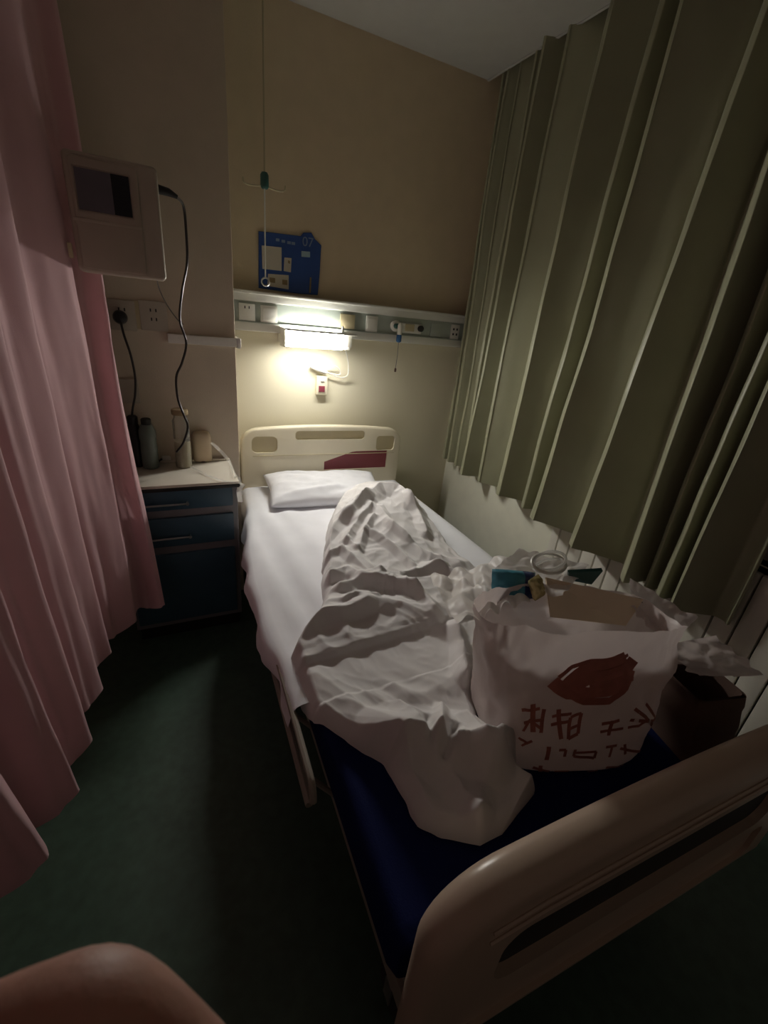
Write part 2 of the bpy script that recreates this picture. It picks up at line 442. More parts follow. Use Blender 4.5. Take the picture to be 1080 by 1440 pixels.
# nurse-call handset holder and its white cord
yb = YB
cb = at(451, 541, Y=yb)
call = thing('nurse_call_box', (cb.x, yb, cb.z - .05), 'cream nurse call box with dark red button on the wall below the lamp', 'call box')
MB().box((cb.x - .032, yb - .026, cb.z - .052), (cb.x + .032, yb - .0005, cb.z + .052), bev=.006).build('box_body', M['ivory'], call)
MB().box((cb.x - .020, yb - .031, cb.z - .036), (cb.x + .016, yb - .024, cb.z - .002), bev=.003).build('call_button', M['maroon_btn'], call)
MB().box((cb.x - .008, yb - .029, cb.z + .018), (cb.x + .012, yb - .025, cb.z + .024), bev=.001).build('indicator', M['cable_g'], call)
hs = at(450, 520, Y=yb - .03)
MB().tube([at(436, 515, Y=yb - .02), at(447, 519, Y=yb - .03), at(459, 524, Y=yb - .03)], [.007, .014, .010], 10).build('handset', M['plastic'], call)
pts = [at(*p, Y=y) for p, y in (((483, 484), 2.43), ((488, 500), 2.46), ((490, 515), 2.47), ((489, 527), 2.47), ((481, 531), 2.47), ((466, 527), 2.47), ((458, 521), 2.47), ((462, 515), 2.465), ((472, 515), 2.46), ((478, 521), 2.46), ((477, 527), 2.462), ((464, 525), 2.468), ((456, 523), 2.47))]
tag(MB().tube(spline(pts, 8), .0028, 6).build('call_cord', M['cable_w']), 'thin white cord looping from the lamp end to the call box', 'cord')

# ------------------------------------------------------------------ blue bedside notice board
by = 2.488
def bp(px, py, y=by): return at(px, py, Y=y)
nb = thing('notice_board', (bp(407, 412).x, YB, 1.545), 'blue bedside information board with white cards standing on the service rail', 'notice board')
ol = [(364, 325), (384, 327), (423, 332), (427, 327), (438, 327), (443, 336), (452, 345), (450, 380), (447, 415), (420, 413), (364, 405)]
MB().prism([(bp(*p).x, bp(*p).z) for p in ol][::-1], by, YB - .001, .002, 1).build('board', M['board'], nb)
def card(name, pts, m, y=by - .002, t=.003):
    return MB().prism([(bp(*p, y).x, bp(*p, y).z) for p in pts][::-1], y, y + t).build(name, M[m], nb, smooth=False)
card('card', [(368, 345), (396, 348), (396, 381), (369, 378)], 'card')
card('card', [(400, 362), (410, 363), (409, 383), (399, 381)], 'card')
c3 = card('card', [(377, 385), (406, 387), (406, 407), (376, 402)], 'card')
card('card', [(424, 353), (436, 354), (436, 362), (424, 361)], 'paleblue')
card('card', [(405, 366), (408, 367), (408, 371), (405, 370)], 'card_brown', by - .003)
card('card', [(379, 390), (387, 391), (387, 398), (379, 397)], 'card_brown', by - .003)
card('card', [(397, 393), (404, 394), (404, 401), (397, 400)], 'card_brown', by - .003)
card('pen_line', [(436, 390), (438, 390), (437, 412), (435, 412)], 'card_brown', by - .003)


def lettering(txt, size, loc, material, parent, name, rotx=math.pi / 2, rotz=0):
    cu = bpy.data.curves.new(name, 'FONT'); cu.body = txt; cu.size = size; cu.extrude = .0006
    cu.align_x = 'CENTER'; cu.align_y = 'CENTER'
    o = bpy.data.objects.new(name, cu); COL.objects.link(o)
    bpy.context.view_layer.update()
    me = bpy.data.meshes.new_from_object(o.evaluated_get(bpy.context.evaluated_depsgraph_get()))
    bpy.data.objects.remove(o)
    Mx = Matrix.Translation(Vector(loc)) @ Matrix.Rotation(rotz, 4, 'Z') @ Matrix.Rotation(rotx, 4, 'X')
    mb = MB().add([Mx @ v.co for v in me.vertices], [tuple(p.vertices) for p in me.polygons])
    return mb.build(name, material, parent, smooth=False, recalc=False)


lettering('07', .058, bp(433, 341, by - .002), M['dim_blue'], nb, 'bed_number')
for k, (a, b) in enumerate(((388, 335), (396, 337), (404, 339), (410, 340))):
    card('heading_mark', [(a, b), (a + 5, b + .6), (a + 5, b + 4.6), (a, b + 4)], 'dim_blue', by - .001, .002)

# ------------------------------------------------------------------ drip hook hanging from the ceiling
hy = 2.36
hk = at(372, 258, Y=hy)
iv = thing('drip_hook', (hk.x, hy, at(371, 396, Y=hy).z), 'thin ceiling-hung drip rod with dark teal knob, hooks and a ring at its end', 'drip hook')
zr_ = at(371, 396, Y=hy).z
MB().tube([(hk.x, hy, hk.z), (hk.x, hy, ZC - .001)], .0035, 8).build('upper_rod', M['tan'], iv)
MB().lathe([(.012, 0), (.018, .008), (.018, .05), (.012, .06)], (hk.x, hy, hk.z - .02)).build('knob', M['teal'], iv)
for sx in (-1, 1):
    MB().tube(spline([(hk.x, hy, hk.z - .008), (hk.x + sx * .05, hy, hk.z - .016), (hk.x + sx * .085, hy, hk.z - .012), (hk.x + sx * .09, hy, hk.z + .008)], 6), .0035, 6).build('hook_arm', M['tan'], iv)
MB().tube([(hk.x, hy, zr_ + .018), (hk.x, hy, hk.z - .02)], .0032, 8).build('lower_rod', M['rail_w'], iv)
MB().tube([(hk.x + .017 * math.cos(a), hy, zr_ + .017 * math.sin(a)) for a in [2 * math.pi * k / 20 for k in range(21)]], .004, 8).build('ring', M['steel'], iv)
MB().lathe([(.02, 0), (.02, .012), (.012, .02)], (hk.x, hy, ZC - .022)).build('ceiling_cup', M['rail_w'], iv)

# ------------------------------------------------------------------ pier: trunking and sockets
ty = YP
ta, tb = at(236, 475, Y=ty - .02), at(336, 482, Y=ty - .02)
tr = thing('cable_trunking', (.15, ty, ta.z - .02), 'narrow pale trunking strip running along the pier to its corner', 'trunking')
MB().box((ta.x, ty - .022, ta.z - .020), (XP + .002, ty - .0005, ta.z + .016), bev=.003).build('strip', M['plastic'], tr)
MB().box((XP + .001, ty - .024, ta.z - .026), (XP + .022, ty + .10, ta.z + .018), bev=.008).build('end_cap', M['plastic'], tr)

s1 = at(172, 441, Y=ty); s2 = at(216, 443, Y=ty)
p1 = plate('wall_socket', s1.x, .094, s1.z - .062, s1.z + .050, 'white socket on the pier with a black plug pushed in', 'socket', H2, m='dull', y=ty)
p2 = plate('wall_socket', s2.x, .100, s2.z - .060, s2.z + .052, 'empty white socket on the pier right of the plugged one', 'socket',
           H2 + [(-.009, -.012, .0025, .006), (.009, -.012, .0025, .006)], m='dull', y=ty)
gx = at(193, 442, Y=ty)
tag(MB().box((gx.x - .013, ty - .006, gx.z - .055), (gx.x + .013, ty - .0005, gx.z + .05), bev=.002).build('cover_strip', M['tan']), 'brown vertical cover strip between the two pier sockets', 'cover strip')
pl = at(169, 446, Y=ty - .03)
pg = thing('power_plug', (pl.x, ty - .012, pl.z), 'round black plug and its cable hanging from the left pier socket', 'plug')
MB().lathe([(.010, 0), (.024, -.006), (.026, -.022), (.020, -.036), (.008, -.042), (.001, -.043)], (pl.x, ty - .0115, pl.z), axis='Y').build('plug_body', M['black'], pg)
cp = [(pl.x, ty - .045, pl.z - .004), at(174, 470, Y=ty - .05), at(184, 500, Y=ty - .04), at(190, 530, Y=ty - .03), at(190, 555, Y=ty - .03), at(186, 580, Y=ty - .04), at(186, 610, Y=ty - .05)]
MB().tube(spline(cp, 8), .0045, 8).build('cable', M['cable'], pg)
s3 = at(178, 548, Y=ty)
plate('wall_socket', s3.x, .094, s3.z - .055, s3.z + .045, 'low white socket box on the pier beside the edge of the pink curtain', 'socket', m='dull', y=ty)

# ------------------------------------------------------------------ wall device with screen (mounted off the pier)
dy = 1.80
def dp(px, py, y=dy): return at(px, py, Y=y)
dv = thing('wall_monitor', (-.1, YP, dp(150, 385).z), 'beige box monitor with small dark screen mounted high on the pier', 'monitor')
dx0, dx1 = dp(88, 300).x, dp(226, 300).x
dz0, dz1 = dp(160, 387).z, dp(160, 222).z
dx0 = dp(90, 250).x
MB().prism(rrect(dx0, dx1, dz0, dz1, .014), dy, dy + .10, .010).build('case', M['device'], dv)
fx1 = dp(198, 300).x
lid = MB().prism(rrect(dx0 + .014, fx1, dz0 + .012, dz1 - .014, .008), dy - .007, dy + .004, .003, 2).build('front_lid', M['device_l'], dv)
sa = [dp(102, 232, dy - .008), dp(181, 250, dy - .008), dp(186, 306, dy - .008), dp(112, 294, dy - .008)]
sx0, sx1, sz0, sz1 = (sa[0].x + sa[3].x) / 2, (sa[1].x + sa[2].x) / 2, (sa[2].z + sa[3].z) / 2, (sa[0].z + sa[1].z) / 2
cut(lid, MB().box((sx0 - .004, dy - .02, sz0 - .004), (sx1 + .004, dy - .0035, sz1 + .004)), dv)
MB().box((sx0, dy - .006, sz0), (sx0 + (sx1 - sx0) * .66, dy - .003, sz1)).build('screen', M['screen'], dv, smooth=False)
MB().box((sx0 + (sx1 - sx0) * .66, dy - .006, sz0), (sx1, dy - .003, sz1)).build('screen', M['screen_d'], dv, smooth=False)
MB().box((sx0 - .02, dy - .0095, sz0 - .030), (fx1 - .002, dy - .0065, sz0 - .022), bev=.001).build('lid_ridge', M['device'], dv)
cl_ = dp(99, 352, dy - .008)
MB().box((cl_.x - .006, dy - .012, cl_.z - .02), (cl_.x + .006, dy - .006, cl_.z + .02), bev=.002).build('latch', M['tan'], dv)
MB().box((dx1 - .12, dy + .10, dz0 + .10), (dx1 - .04, YP - .002, dz1 - .12), bev=.01).build('wall_bracket', M['grey_steel'], dv)
pz = dp(224, 262).z
MB().tube([(dx1 - .002, dy + .05, pz), (dx1 + .03, dy + .05, pz - .003), (dx1 + .055, dy + .05, pz - .012)], [.014, .012, .006], 10).build('plug', M['black'], dv)
cpts = [(dx1 + .05, dy + .05, pz - .010)] + [at(px, py, Y=y) for px, py, y in
        ((258, 290, 2.0), (262, 330, 2.02), (263, 370, 2.04), (256, 410, 2.06), (253, 450, 2.08), (262, 482, 2.09), (256, 510, 2.10), (248, 530, 2.10), (250, 560, 2.09), (259, 585, 2.07), (264, 600, 2.06), (258, 622, 2.04), (248, 636, 2.02))]
tag(MB().tube(spline(cpts, 8), .0048, 8).build('power_cable', M['cable']), 'dark cable hanging in waves from the monitor down to the cabinet top', 'cable')
gpts = [at(px, py, Y=y) for px, py, y in ((222, 388, 2.06), (222, 400, 2.12), (230, 420, 2.18), (241, 438, 2.192), (252, 452, 2.192), (258, 456, 2.194))]
tag(MB().tube(spline(gpts, 8), .0026, 6).build('signal_cable', M['cable_g']), 'thin grey cable slanting from under the monitor across the pier', 'cable')

# ------------------------------------------------------------------ bedside cabinet
CYF, CZT = 1.895, .78
cxr = .262; cxl = -.215
cab = thing('bedside_cabinet', ((cxl + cxr) / 2, 2.03, 0), 'dark blue bedside cabinet with pale top, two drawers and a door', 'cabinet')
MB().box((cxl + .008, CYF + .012, .07), (cxr - .006, YP - .02, CZT - .03), bev=.003).build('body', M['cab_grey'], cab)
MB().box((cxl - .004, CYF - .012, CZT - .028), (cxr + .004, YP - .012, CZT - .012), bev=.003).build('edge_band', M['black'], cab)
MB().box((cxl, CYF - .010, CZT - .014), (cxr, YP - .012, CZT), bev=.004).build('top', M['cab_top'], cab)
MB().box((cxl + .01, YP - .026, CZT), (cxr, YP - .012, CZT + .010), bev=.003).build('rear_ledge', M['cab_top'], cab)
def cz(py): return at(270, py, Y=CYF).z
for z1, z0 in ((cz(687), cz(715)), (cz(726), cz(765))):
    d = MB().box((cxl + .02, CYF - .004, z0), (cxr - .028, CYF + .014, z1), bev=.005).build('drawer', M['cab_blue'], cab)
    zh = z0 + (z1 - z0) * .36; hx1 = at(263, 706, Y=CYF).x; hx0 = cxl + .1
    h = MB().tube([(hx0, CYF - .003, zh), (hx0, CYF - .024, zh), (hx1, CYF - .024, zh), (hx1, CYF - .003, zh)], .0045, 8)
    h.lathe([(.007, 0), (.007, -.006), (.001, -.006)], (hx1, CYF - .022, zh), axis='Y').build('handle', M['steel'], d)
dr = MB().box((cxl + .02, CYF - .004, .10), (cxr - .028, CYF + .014, cz(776)), bev=.005).build('door', M['cab_blue'], cab)
MB().tube([(cxl + .10, CYF - .003, .42), (cxl + .10, CYF - .022, .42), (cxl + .10, CYF - .022, .32), (cxl + .10, CYF - .003, .32)], .0045, 8).build('handle', M['steel'], dr)
MB().box((cxl + .02, CYF + .03, 0), (cxr - .02, YP - .04, .07)).build('plinth', M['black'], cab, smooth=False)

# things on the cabinet top
def on_cab(px, py): return at(px, py, Z=CZT)
c = on_cab(286, 650)
can = thing('cream_canister', (c.x, c.y + .026, CZT), 'cream rounded oblong container standing on the cabinet top', 'container')
ctop = at(286, 606, Y=c.y + .03).z - CZT
P = []
for z, k in ((0.002, .82), (.004, .93), (.012, .97), (ctop * .5, 1), (ctop - .045, 1), (ctop - .028, .975), (ctop - .014, .91), (ctop - .005, .78), (ctop, .5), (ctop + .001, .02)):
    P.append([Vector((c.x + .043 * k * abs(math.cos(a)) ** .6 * (1 if math.cos(a) > 0 else -1), c.y + .026 + .032 * k * abs(math.sin(a)) ** .6 * (1 if math.sin(a) > 0 else -1), CZT + z)) for a in [2 * math.pi * i / 32 for i in range(32)]])
MB().grid(P, True).build('shell', M['canister'], can)
MB().lathe([(.028, 0), (.031, .001), (.031, .006), (.028, .008)], (c.x, c.y + .026, CZT)).build('base_ring', M['kraft'], can)
c = at(255, 645, Z=CZT); c.y = 2.115; c.x = at(257, 630, Y=2.11).x
jar = thing('glass_jar', (c.x, c.y, CZT), 'clear jar with a dark lid behind the cream container', 'jar')
zt_ = at(257, 576, Y=2.11).z
MB().lathe([(.030, 0), (.034, .004), (.034, zt_ - CZT - .05), (.026, zt_ - CZT - .035), (.026, zt_ - CZT - .02)], (c.x, c.y, CZT + .001)).build('glass_body', M['glass'], jar)
MB().lathe([(.030, 0), (.0305, .003), (.0305, (zt_ - CZT) * .45), (.001, (zt_ - CZT) * .45)], (c.x, c.y, CZT + .004)).build('contents', M['tan'], jar)
MB().lathe([(.032, 0), (.034, .003), (.034, .02), (.030, .024), (.001, .024)], (c.x, c.y, zt_ - .022)).build('lid', M['card_brown'], jar)
bx = at(206, 600, Y=2.12).x; bz1 = at(206, 592, Y=2.12).z
bt = thing('drink_bottle', (bx, 2.12, CZT), 'dull grey-green bottle at the back of the cabinet by the curtain', 'bottle')
hh = bz1 - CZT
MB().lathe([(.028, 0), (.033, .004), (.034, hh * .45), (.031, hh * .55), (.034, hh * .62), (.034, hh * .8), (.022, hh * .93)], (bx, 2.12, CZT + .0005)).build('bottle_body', M['bottle'], bt)
MB().lathe([(.018, 0), (.020, .002), (.020, .022), (.016, .026), (.001, .026)], (bx, 2.12, CZT + hh * .93)).build('cap', M['dark'], bt)
bx2 = at(193, 600, Y=2.15).x - .015
b2 = thing('dark_flask', (bx2, 2.15, CZT), 'slim black flask half hidden by the pink curtain edge', 'flask')
MB().lathe([(.022, 0), (.026, .004), (.026, .17), (.020, .19)], (bx2, 2.15, CZT + .0005)).build('flask_body', M['black'], b2)
MB().lathe([(.019, 0), (.021, .003), (.021, .03), (.015, .036), (.001, .037)], (bx2, 2.15, CZT + .19)).build('cap', M['black'], b2)
a = at(243, 643, Z=CZT + .012); a2 = at(228, 648, Z=CZT + .012)
ad = thing('charger', ((a.x + a2.x) / 2, a.y, CZT), 'small pale charger block lying on the cabinet under the dark cable', 'charger')
MB().box((a2.x - .004, a.y - .022, CZT + .0005), (a.x + .014, a.y + .022, CZT + .028), rz=.2, bev=.006).build('block', M['plastic'], ad)
MB().tube(spline([(a2.x + .002, a.y - .01, CZT + .012), at(222, 650, Z=CZT + .008), at(212, 655, Z=CZT + .006), at(200, 654, Z=CZT + .006)], 8), .005, 8).build('lead', M['cable'], ad)
# clear strap draped from the wall over the cabinet edge towards the bed
def ribbon(path, w, across, n=10, wob=0.004, seed=0):
    S = spline(path, n); P = []
    for i, p in enumerate(S):
        P.append([p + Vector(across) * (w * (j / 4 - .5)) + Vector((0, 0, wob * fbm(i * .25, j * .8, 0, 2, seed))) for j in range(5)])
    return MB().grid(P)
sp = [at(299, 621, Y=2.15), at(312, 633, Y=2.10), at(322, 643, Y=2.03), Vector((.252, 1.97, CZT + .012)), Vector((.272, 1.93, CZT - .004)), at(336, 684, X=.286), at(342, 700, X=.288)]
tag(ribbon([at(297, 622, Y=2.12), at(310, 634, Y=2.06), at(322, 648, Z=CZT + .012), at(330, 668, Z=CZT + .012), Vector((cxr + .012, CYF + .05, CZT - .02)), Vector((cxr + .014, CYF + .02, CZT - .08))], .020, (.6, .6, .3), seed=2).build('clear_strap', M['clear']),
    'clear plastic strap draped behind the cream container over the cabinet edge', 'strap')
tag(ribbon([at(268, 656, Z=CZT + .006), at(290, 668, Z=CZT + .005), at(312, 676, Z=CZT + .005), Vector((cxr + .010, CYF - .016, CZT - .012)), at(336, 690, Y=CYF - .03), at(338, 706, Y=CYF - .02)], .034, (.5, -.7, 0.2), seed=5).build('plastic_wrapper', M['clear']),
    'crumpled clear wrapper lying flat on the cabinet top and hanging over its corner', 'wrapper')

# ================================================================== THE BED
BA = math.radians(-2.0)
BO = Vector((.835, 2.44, 0))
BM = Matrix.Translation(BO) @ Matrix.Rotation(BA, 4, 'Z')
bed = thing('hospital_bed', BO, 'ivory hospital bed with navy mattress under the lit lamp', 'bed', rz=BA)


def arch(hw, z0, z1, rx, rz, crown, n=10):
    """A board outline with rounded top corners and a slightly crowned top."""
    out = [(-hw, z0)]
    for k in range(n + 1):
        a = math.pi - math.pi / 2 * k / n
        out.append((-hw + rx + rx * math.cos(a), z1 - rz + rz * math.sin(a)))
    for k in range(1, 12):
        t = -1 + 2 * k / 12
        out.append((t * (hw - rx), z1 + crown * (1 - t * t)))
    for k in range(n + 1):
        a = math.pi / 2 - math.pi / 2 * k / n
        out.append((hw - rx + rx * math.cos(a), z1 - rz + rz * math.sin(a)))
    out.append((hw, z0)); return out


hb = MB().prism(arch(.482, .36, .872, .10, .085, .016), -.035, .012, .012).build('headboard', M['ivory'], bed, local=True)
insets = [rrect(-.425, -.285, .735, .828, .030), rrect(-.185, .235, .806, .858, .020), rrect(.315, .437, .735, .825, .020)]
wedge = [(-.01, .672), (.16, .728), (.19, .732), (.395, .732), (.395, .62), (-.01, .62)]
cm = MB()
for r in insets: cm.prism(r, -.08, -.022)
cm.prism(wedge, -.08, -.024)
cut(hb, cm, bed, local=True)
for r in insets: MB().prism(r, -.0245, -.0215).build('inset_panel', M['tan'], hb, local=True, smooth=False)
MB().prism(wedge, -.0265, -.0235).build('maroon_panel', M['maroon'], hb, local=True, smooth=False)
MB().box((-.42, -.0375, .716), (.44, -.034, .720), bev=.001).build('seam_line', M['tan'], hb, local=True)

FYL = -2.215
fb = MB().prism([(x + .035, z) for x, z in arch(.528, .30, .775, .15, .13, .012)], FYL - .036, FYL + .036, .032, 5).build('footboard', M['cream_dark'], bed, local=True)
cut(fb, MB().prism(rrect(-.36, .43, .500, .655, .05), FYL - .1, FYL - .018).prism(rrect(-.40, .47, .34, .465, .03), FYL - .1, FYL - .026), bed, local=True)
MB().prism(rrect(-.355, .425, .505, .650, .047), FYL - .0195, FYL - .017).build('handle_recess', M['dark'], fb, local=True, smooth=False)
for zz in (.718, .690):
    MB().tube([(-.40, FYL - .0365, zz - .012), (-.3, FYL - .0372, zz), (.3, FYL - .0372, zz), (.40, FYL - .0365, zz - .012)], .004, 6).build('moulding_line', M['cream_dark'], fb, local=True)

HW = .485
mt = MB()
P = []
for y0, k in ((-2.165, .0), (-2.165, .9), (-2.155, .98), (-2.13, 1), (-.09, 1), (-.06, .98), (-.05, .9), (-.05, 0)):
    P.append([Vector((sx, y0, .45 + sz * (1 if k == 1 else k))) for sx, sz in [((x - 0) * (1 if k else .98), z - .45) for x, z in rrect(-HW * (k if k > .5 else .5), HW * (k if k > .5 else .5), .375, .521, .03, 4)]])
mt.grid(P, True); 
mt.build('mattress', M['mattress'], bed, local=True)
for sx in (-1, 1):
    MB().box((sx * .44 - .02, -2.17, .27), (sx * .44 + .02, -.03, .335), bev=.006).build('side_beam', M['grey_steel'], bed, local=True)
MB().box((-.45, -2.16, .34), (.45, -.05, .375), bev=.004).build('bed_deck', M['grey_steel'], bed, local=True)
for sx in (-1, 1):
    for yy in (-2.08, -.14):
        lg = MB().box((sx * .40 - .022, yy - .022, .11), (sx * .40 + .022, yy + .022, .28), bev=.005).build('leg', M['grey_steel'], bed, local=True)
        MB().lathe([(.004, -.018), (.055, -.016), (.06, -.01), (.06, .01), (.055, .016), (.004, .018)], (sx * .40, yy, .0605), axis='X').build('caster', M['rubber'], lg, local=True)
        MB().box((sx * .40 - .026, yy - .014, .05), (sx * .40 - .02, yy + .014, .12)).box((sx * .40 + .02, yy - .014, .05), (sx * .40 + .026, yy + .014, .12)).box((sx * .40 - .026, yy - .014, .116), (sx * .40 + .026, yy + .014, .124)).build('caster_fork', M['steel'], lg, local=True)
# folded side guards
for sx in (-1, 1):
    xg = sx * .545
    g = MB().tube(spline([(xg, -1.83, .455), (xg, -1.815, .488), (xg, -1.76, .500), (xg, -1.45, .505), (xg, -1.22, .48)], 6), [.009] * 25, 8).build('side_guard', M['grey_steel'], bed, local=True)
    MB().tube([(xg, -1.80, .40), (xg, -1.24, .40)], .010, 8).build('lower_bar', M['grey_steel'], g, local=True)
    for yy in (-1.72, -1.5, -1.28):
        MB().tube([(xg, yy, .50), (xg - sx * .008, yy, .40), (xg - sx * .10, yy - .03, .30)], .008, 8).build('guard_post', M['grey_steel'], g, local=True)

# ------------------------------------------------------------------ bottom sheet
def smooth01(t): t = min(max(t, 0), 1); return t * t * (3 - 2 * t)


prof = [(-1, -.110), (-1.0, -.085), (-.995, -.06), (-.985, -.035), (-.97, -.016), (-.945, -.004), (-.91, .001)]
P = []
NY = 120
for i in range(NY + 1):
    t = i / NY; ly = -.035 - t * 1.58
    wl = .495 + .085 * smooth01(t * 1.6) - .03 * smooth01((t - .75) * 4)
    wr = .50 + .035 * smooth01(t * 1.5)
    row = []
    hemd = 0.03 * math.sin(t * 9) + .02 * fbm(t * 6, 3, 0, 2)
    for a, dz in prof:
        k = min(1, -dz / .11)
        w = k * (.012 * math.sin(t * 34 + 3 * fbm(t * 3, 0, 1, 2)) + .010 * fbm(t * 14, dz * 10, 2, 3))
        zz = .532 + (dz * (1 + .22 * k) - (hemd * k if k > .5 else 0)) * (1 - .50 * smooth01(t * 1.3))
        row.append(Vector((wl * a - w, ly, max(zz, .40) if False else zz)))
    for j in range(1, 50):
        u = -.91 + 1.83 * j / 50
        x = u * (wl if u < 0 else wr)
        # long slack creases running from the pillow corner down the left side
        d = (x + .50) - (-ly - .15) * .13
        z = .533 + .006 * math.sin(d * 46 + 1.6 * fbm(x * 3, ly * 1.2, 0, 2)) * math.exp(-((u + .72) / .26) ** 2) * smooth01(t * 4)
        z += .003 * fbm(x * 7, ly * 2.5, 4, 3)
        row.append(Vector((x, ly, z)))
    for a, dz in prof[::-1]:
        k = min(1, -dz / .11)
        w = k * .010 * math.sin(t * 30 + 2 * fbm(t * 3, 5, 1, 2))
        row.append(Vector((-wr * a + w, ly, .532 + dz)))
    P.append([BM @ p for p in row])
tag(MB().grid(P).build('bed_sheet', M['sheet'], angle=180, recalc=True), 'smooth white bottom sheet stretched over the mattress and hanging over its side', 'bed sheet')

# ------------------------------------------------------------------ pillow
pc = Vector((.775, 2.22, .532)); PW, PD = .325, .17
P = []
NU, NV = 48, 32
def pil(u, v, sgn):
    # u,v in [-1,1]
    ex = 1 - .10 * (1 - abs(v) ** 1.5) * 0
    pinch_x = 1 - .06 * (1 - v * v); pinch_y = 1 - .05 * (1 - u * u)
    x = u * PW * (1 - .05 * (v * v < 0)) * (1 - .055 * (1 - abs(v)) * (abs(u) ** 3)); y = v * PD * (1 - .06 * (1 - abs(u)) * abs(v) ** 3)
    th = (max(0, 1 - u ** 4) ** .55) * (max(0, 1 - v ** 4) ** .55)
    z = .052 + sgn * th * (.054 if sgn > 0 else .046)
    if sgn > 0: z += th * (.010 * fbm(u * 3, v * 3, 0, 3, 2) + .009 * math.exp(-((v - u * .3 + .45) / .10) ** 2) * (u < .2))
    return Vector((x, y, z))
top = [[pil(-1 + 2 * j / NU, -1 + 2 * i / NV, 1) for j in range(NU + 1)] for i in range(NV + 1)]
bot = [[pil(-1 + 2 * j / NU, -1 + 2 * i / NV, -1) for j in range(NU + 1)] for i in range(NV + 1)]
RP = Matrix.Translation(pc) @ Matrix.Rotation(math.radians(-5), 4, 'Z') @ Matrix.Rotation(math.radians(9), 4, 'X')
mb = MB().grid([[RP @ p for p in r] for r in top]); mb.grid([[RP @ p for p in r] for r in bot])
po = mb.build('pillow', M['sheet'], angle=180)
bm = bmesh.new(); bm.from_mesh(po.data); bmesh.ops.remove_doubles(bm, verts=bm.verts, dist=.0008); bmesh.ops.recalc_face_normals(bm, faces=bm.faces); bm.to_mesh(po.data); bm.free()
tag(po, 'flat white pillow lying at the head of the bed against the headboard', 'pillow')

# ------------------------------------------------------------------ crumpled duvet
LB = [(2.20, 1.03), (2.14, .93), (2.02, .78), (1.90, .70), (1.78, .64), (1.56, .55), (1.40, .49), (1.23, .44), (1.10, .36), (1.02, .27), (.95, .255), (.86, .262), (.79, .275), (.69, .33), (.61, .388), (.53, .395), (.46, .40), (.42, .425), (.375, .50)]
RB = [(2.20, 1.10), (2.10, 1.16), (1.95, 1.175), (1.77, 1.145), (1.50, 1.11), (1.34, 1.10), (1.15, 1.11), (1.0, 1.10), (.90, 1.05), (.83, .92), (.785, .80), (.75, .735), (.69, .705), (.62, .685), (.54, .672), (.47, .68), (.42, .69), (.375, .56)]
def interp(tab, y):
    ys = [a for a, _ in tab][::-1]; xs = [b for _, b in tab][::-1]
    return float(np.interp(y, ys, xs))


RIDGE = []      # (polyline in plan, height, width)
def ridge(pts, h, w, z):
    RIDGE.append((np.array([tuple(at(px, py, Z=z))[:2] for px, py in pts]), h, w))


ridge([(492, 722), (512, 706), (535, 697), (560, 700), (575, 712)], .050, .070, .66)
ridge([(455, 752), (470, 742), (490, 726), (512, 716)], .030, .050, .62)
ridge([(486, 758), (503, 738), (522, 722)], .026, .030, .63)
ridge([(505, 770), (512, 748), (524, 733)], .026, .026, .63)
ridge([(515, 755), (535, 764), (558, 778), (582, 797)], .024, .030, .61)
ridge([(532, 722), (548, 742), (574, 757)], .024, .034, .64)
ridge([(575, 715), (588, 728), (600, 748)], .028, .040, .64)
ridge([(540, 745), (570, 765), (610, 782), (650, 790)], .020, .050, .62)
ridge([(458, 782), (480, 776), (500, 793), (520, 811), (546, 812)], .026, .032, .60)
ridge([(490, 768), (508, 790), (533, 812)], .022, .026, .60)
ridge([(455, 815), (488, 806), (505, 818), (560, 822), (582, 836)], .030, .040, .59)
ridge([(478, 832), (508, 823), (550, 827), (588, 838), (610, 862)], .030, .036, .59)
ridge([(560, 813), (598, 805), (626, 803)], .026, .030, .60)
ridge([(600, 800), (640, 812), (668, 832)], .030, .040, .60)
ridge([(428, 889), (452, 874), (490, 868), (515, 860)], .034, .040, .58)
ridge([(455, 850), (500, 845), (560, 850), (600, 862), (640, 880)], .018, .050, .60)
ridge([(482, 850), (500, 842), (530, 842)], .016, .018, .60)
ridge([(640, 880), (650, 905), (655, 950)], .040, .040, .58)
ridge([(572, 1046), (606, 1052), (650, 1058), (694, 1070)], .105, (.150, .050), .60)
ridge([(560, 1000), (574, 1024), (582, 1046)], .022, .030, .57)
ridge([(622, 985), (618, 1020), (614, 1050)], .030, .024, .60)
ridge([(655, 1010), (668, 1040), (672, 1066)], .028, .030, .60)
ridge([(600, 1012), (601, 1056)], -.030, .016, .60)
ridge([(637, 1030), (622, 1066)], -.040, .020, .60)
ridge([(648, 1078), (690, 1088)], .024, .020, .58)
ridge([(600, 1080), (640, 1110), (672, 1165)], .024, .045, .55)
ridge([(690, 1072), (676, 1120), (668, 1165)], .030, .035, .55)
ridge([(705, 1085), (730, 1105), (752, 1125)], .036, .045, .55)
ridge([(445, 950), (500, 990), (550, 1045), (590, 1110)], .012, .050, .56)


def seg_dist(X, Y, pl):
    D = np.full(X.shape, 9.0); 
    for a, b in zip(pl[:-1], pl[1:]):
        ab = b - a; L = (ab ** 2).sum() + 1e-9
        t = np.clip(((X - a[0]) * ab[0] + (Y - a[1]) * ab[1]) / L, 0, 1)
        D = np.minimum(D, np.hypot(X - a[0] - t * ab[0], Y - a[1] - t * ab[1]))
    return D


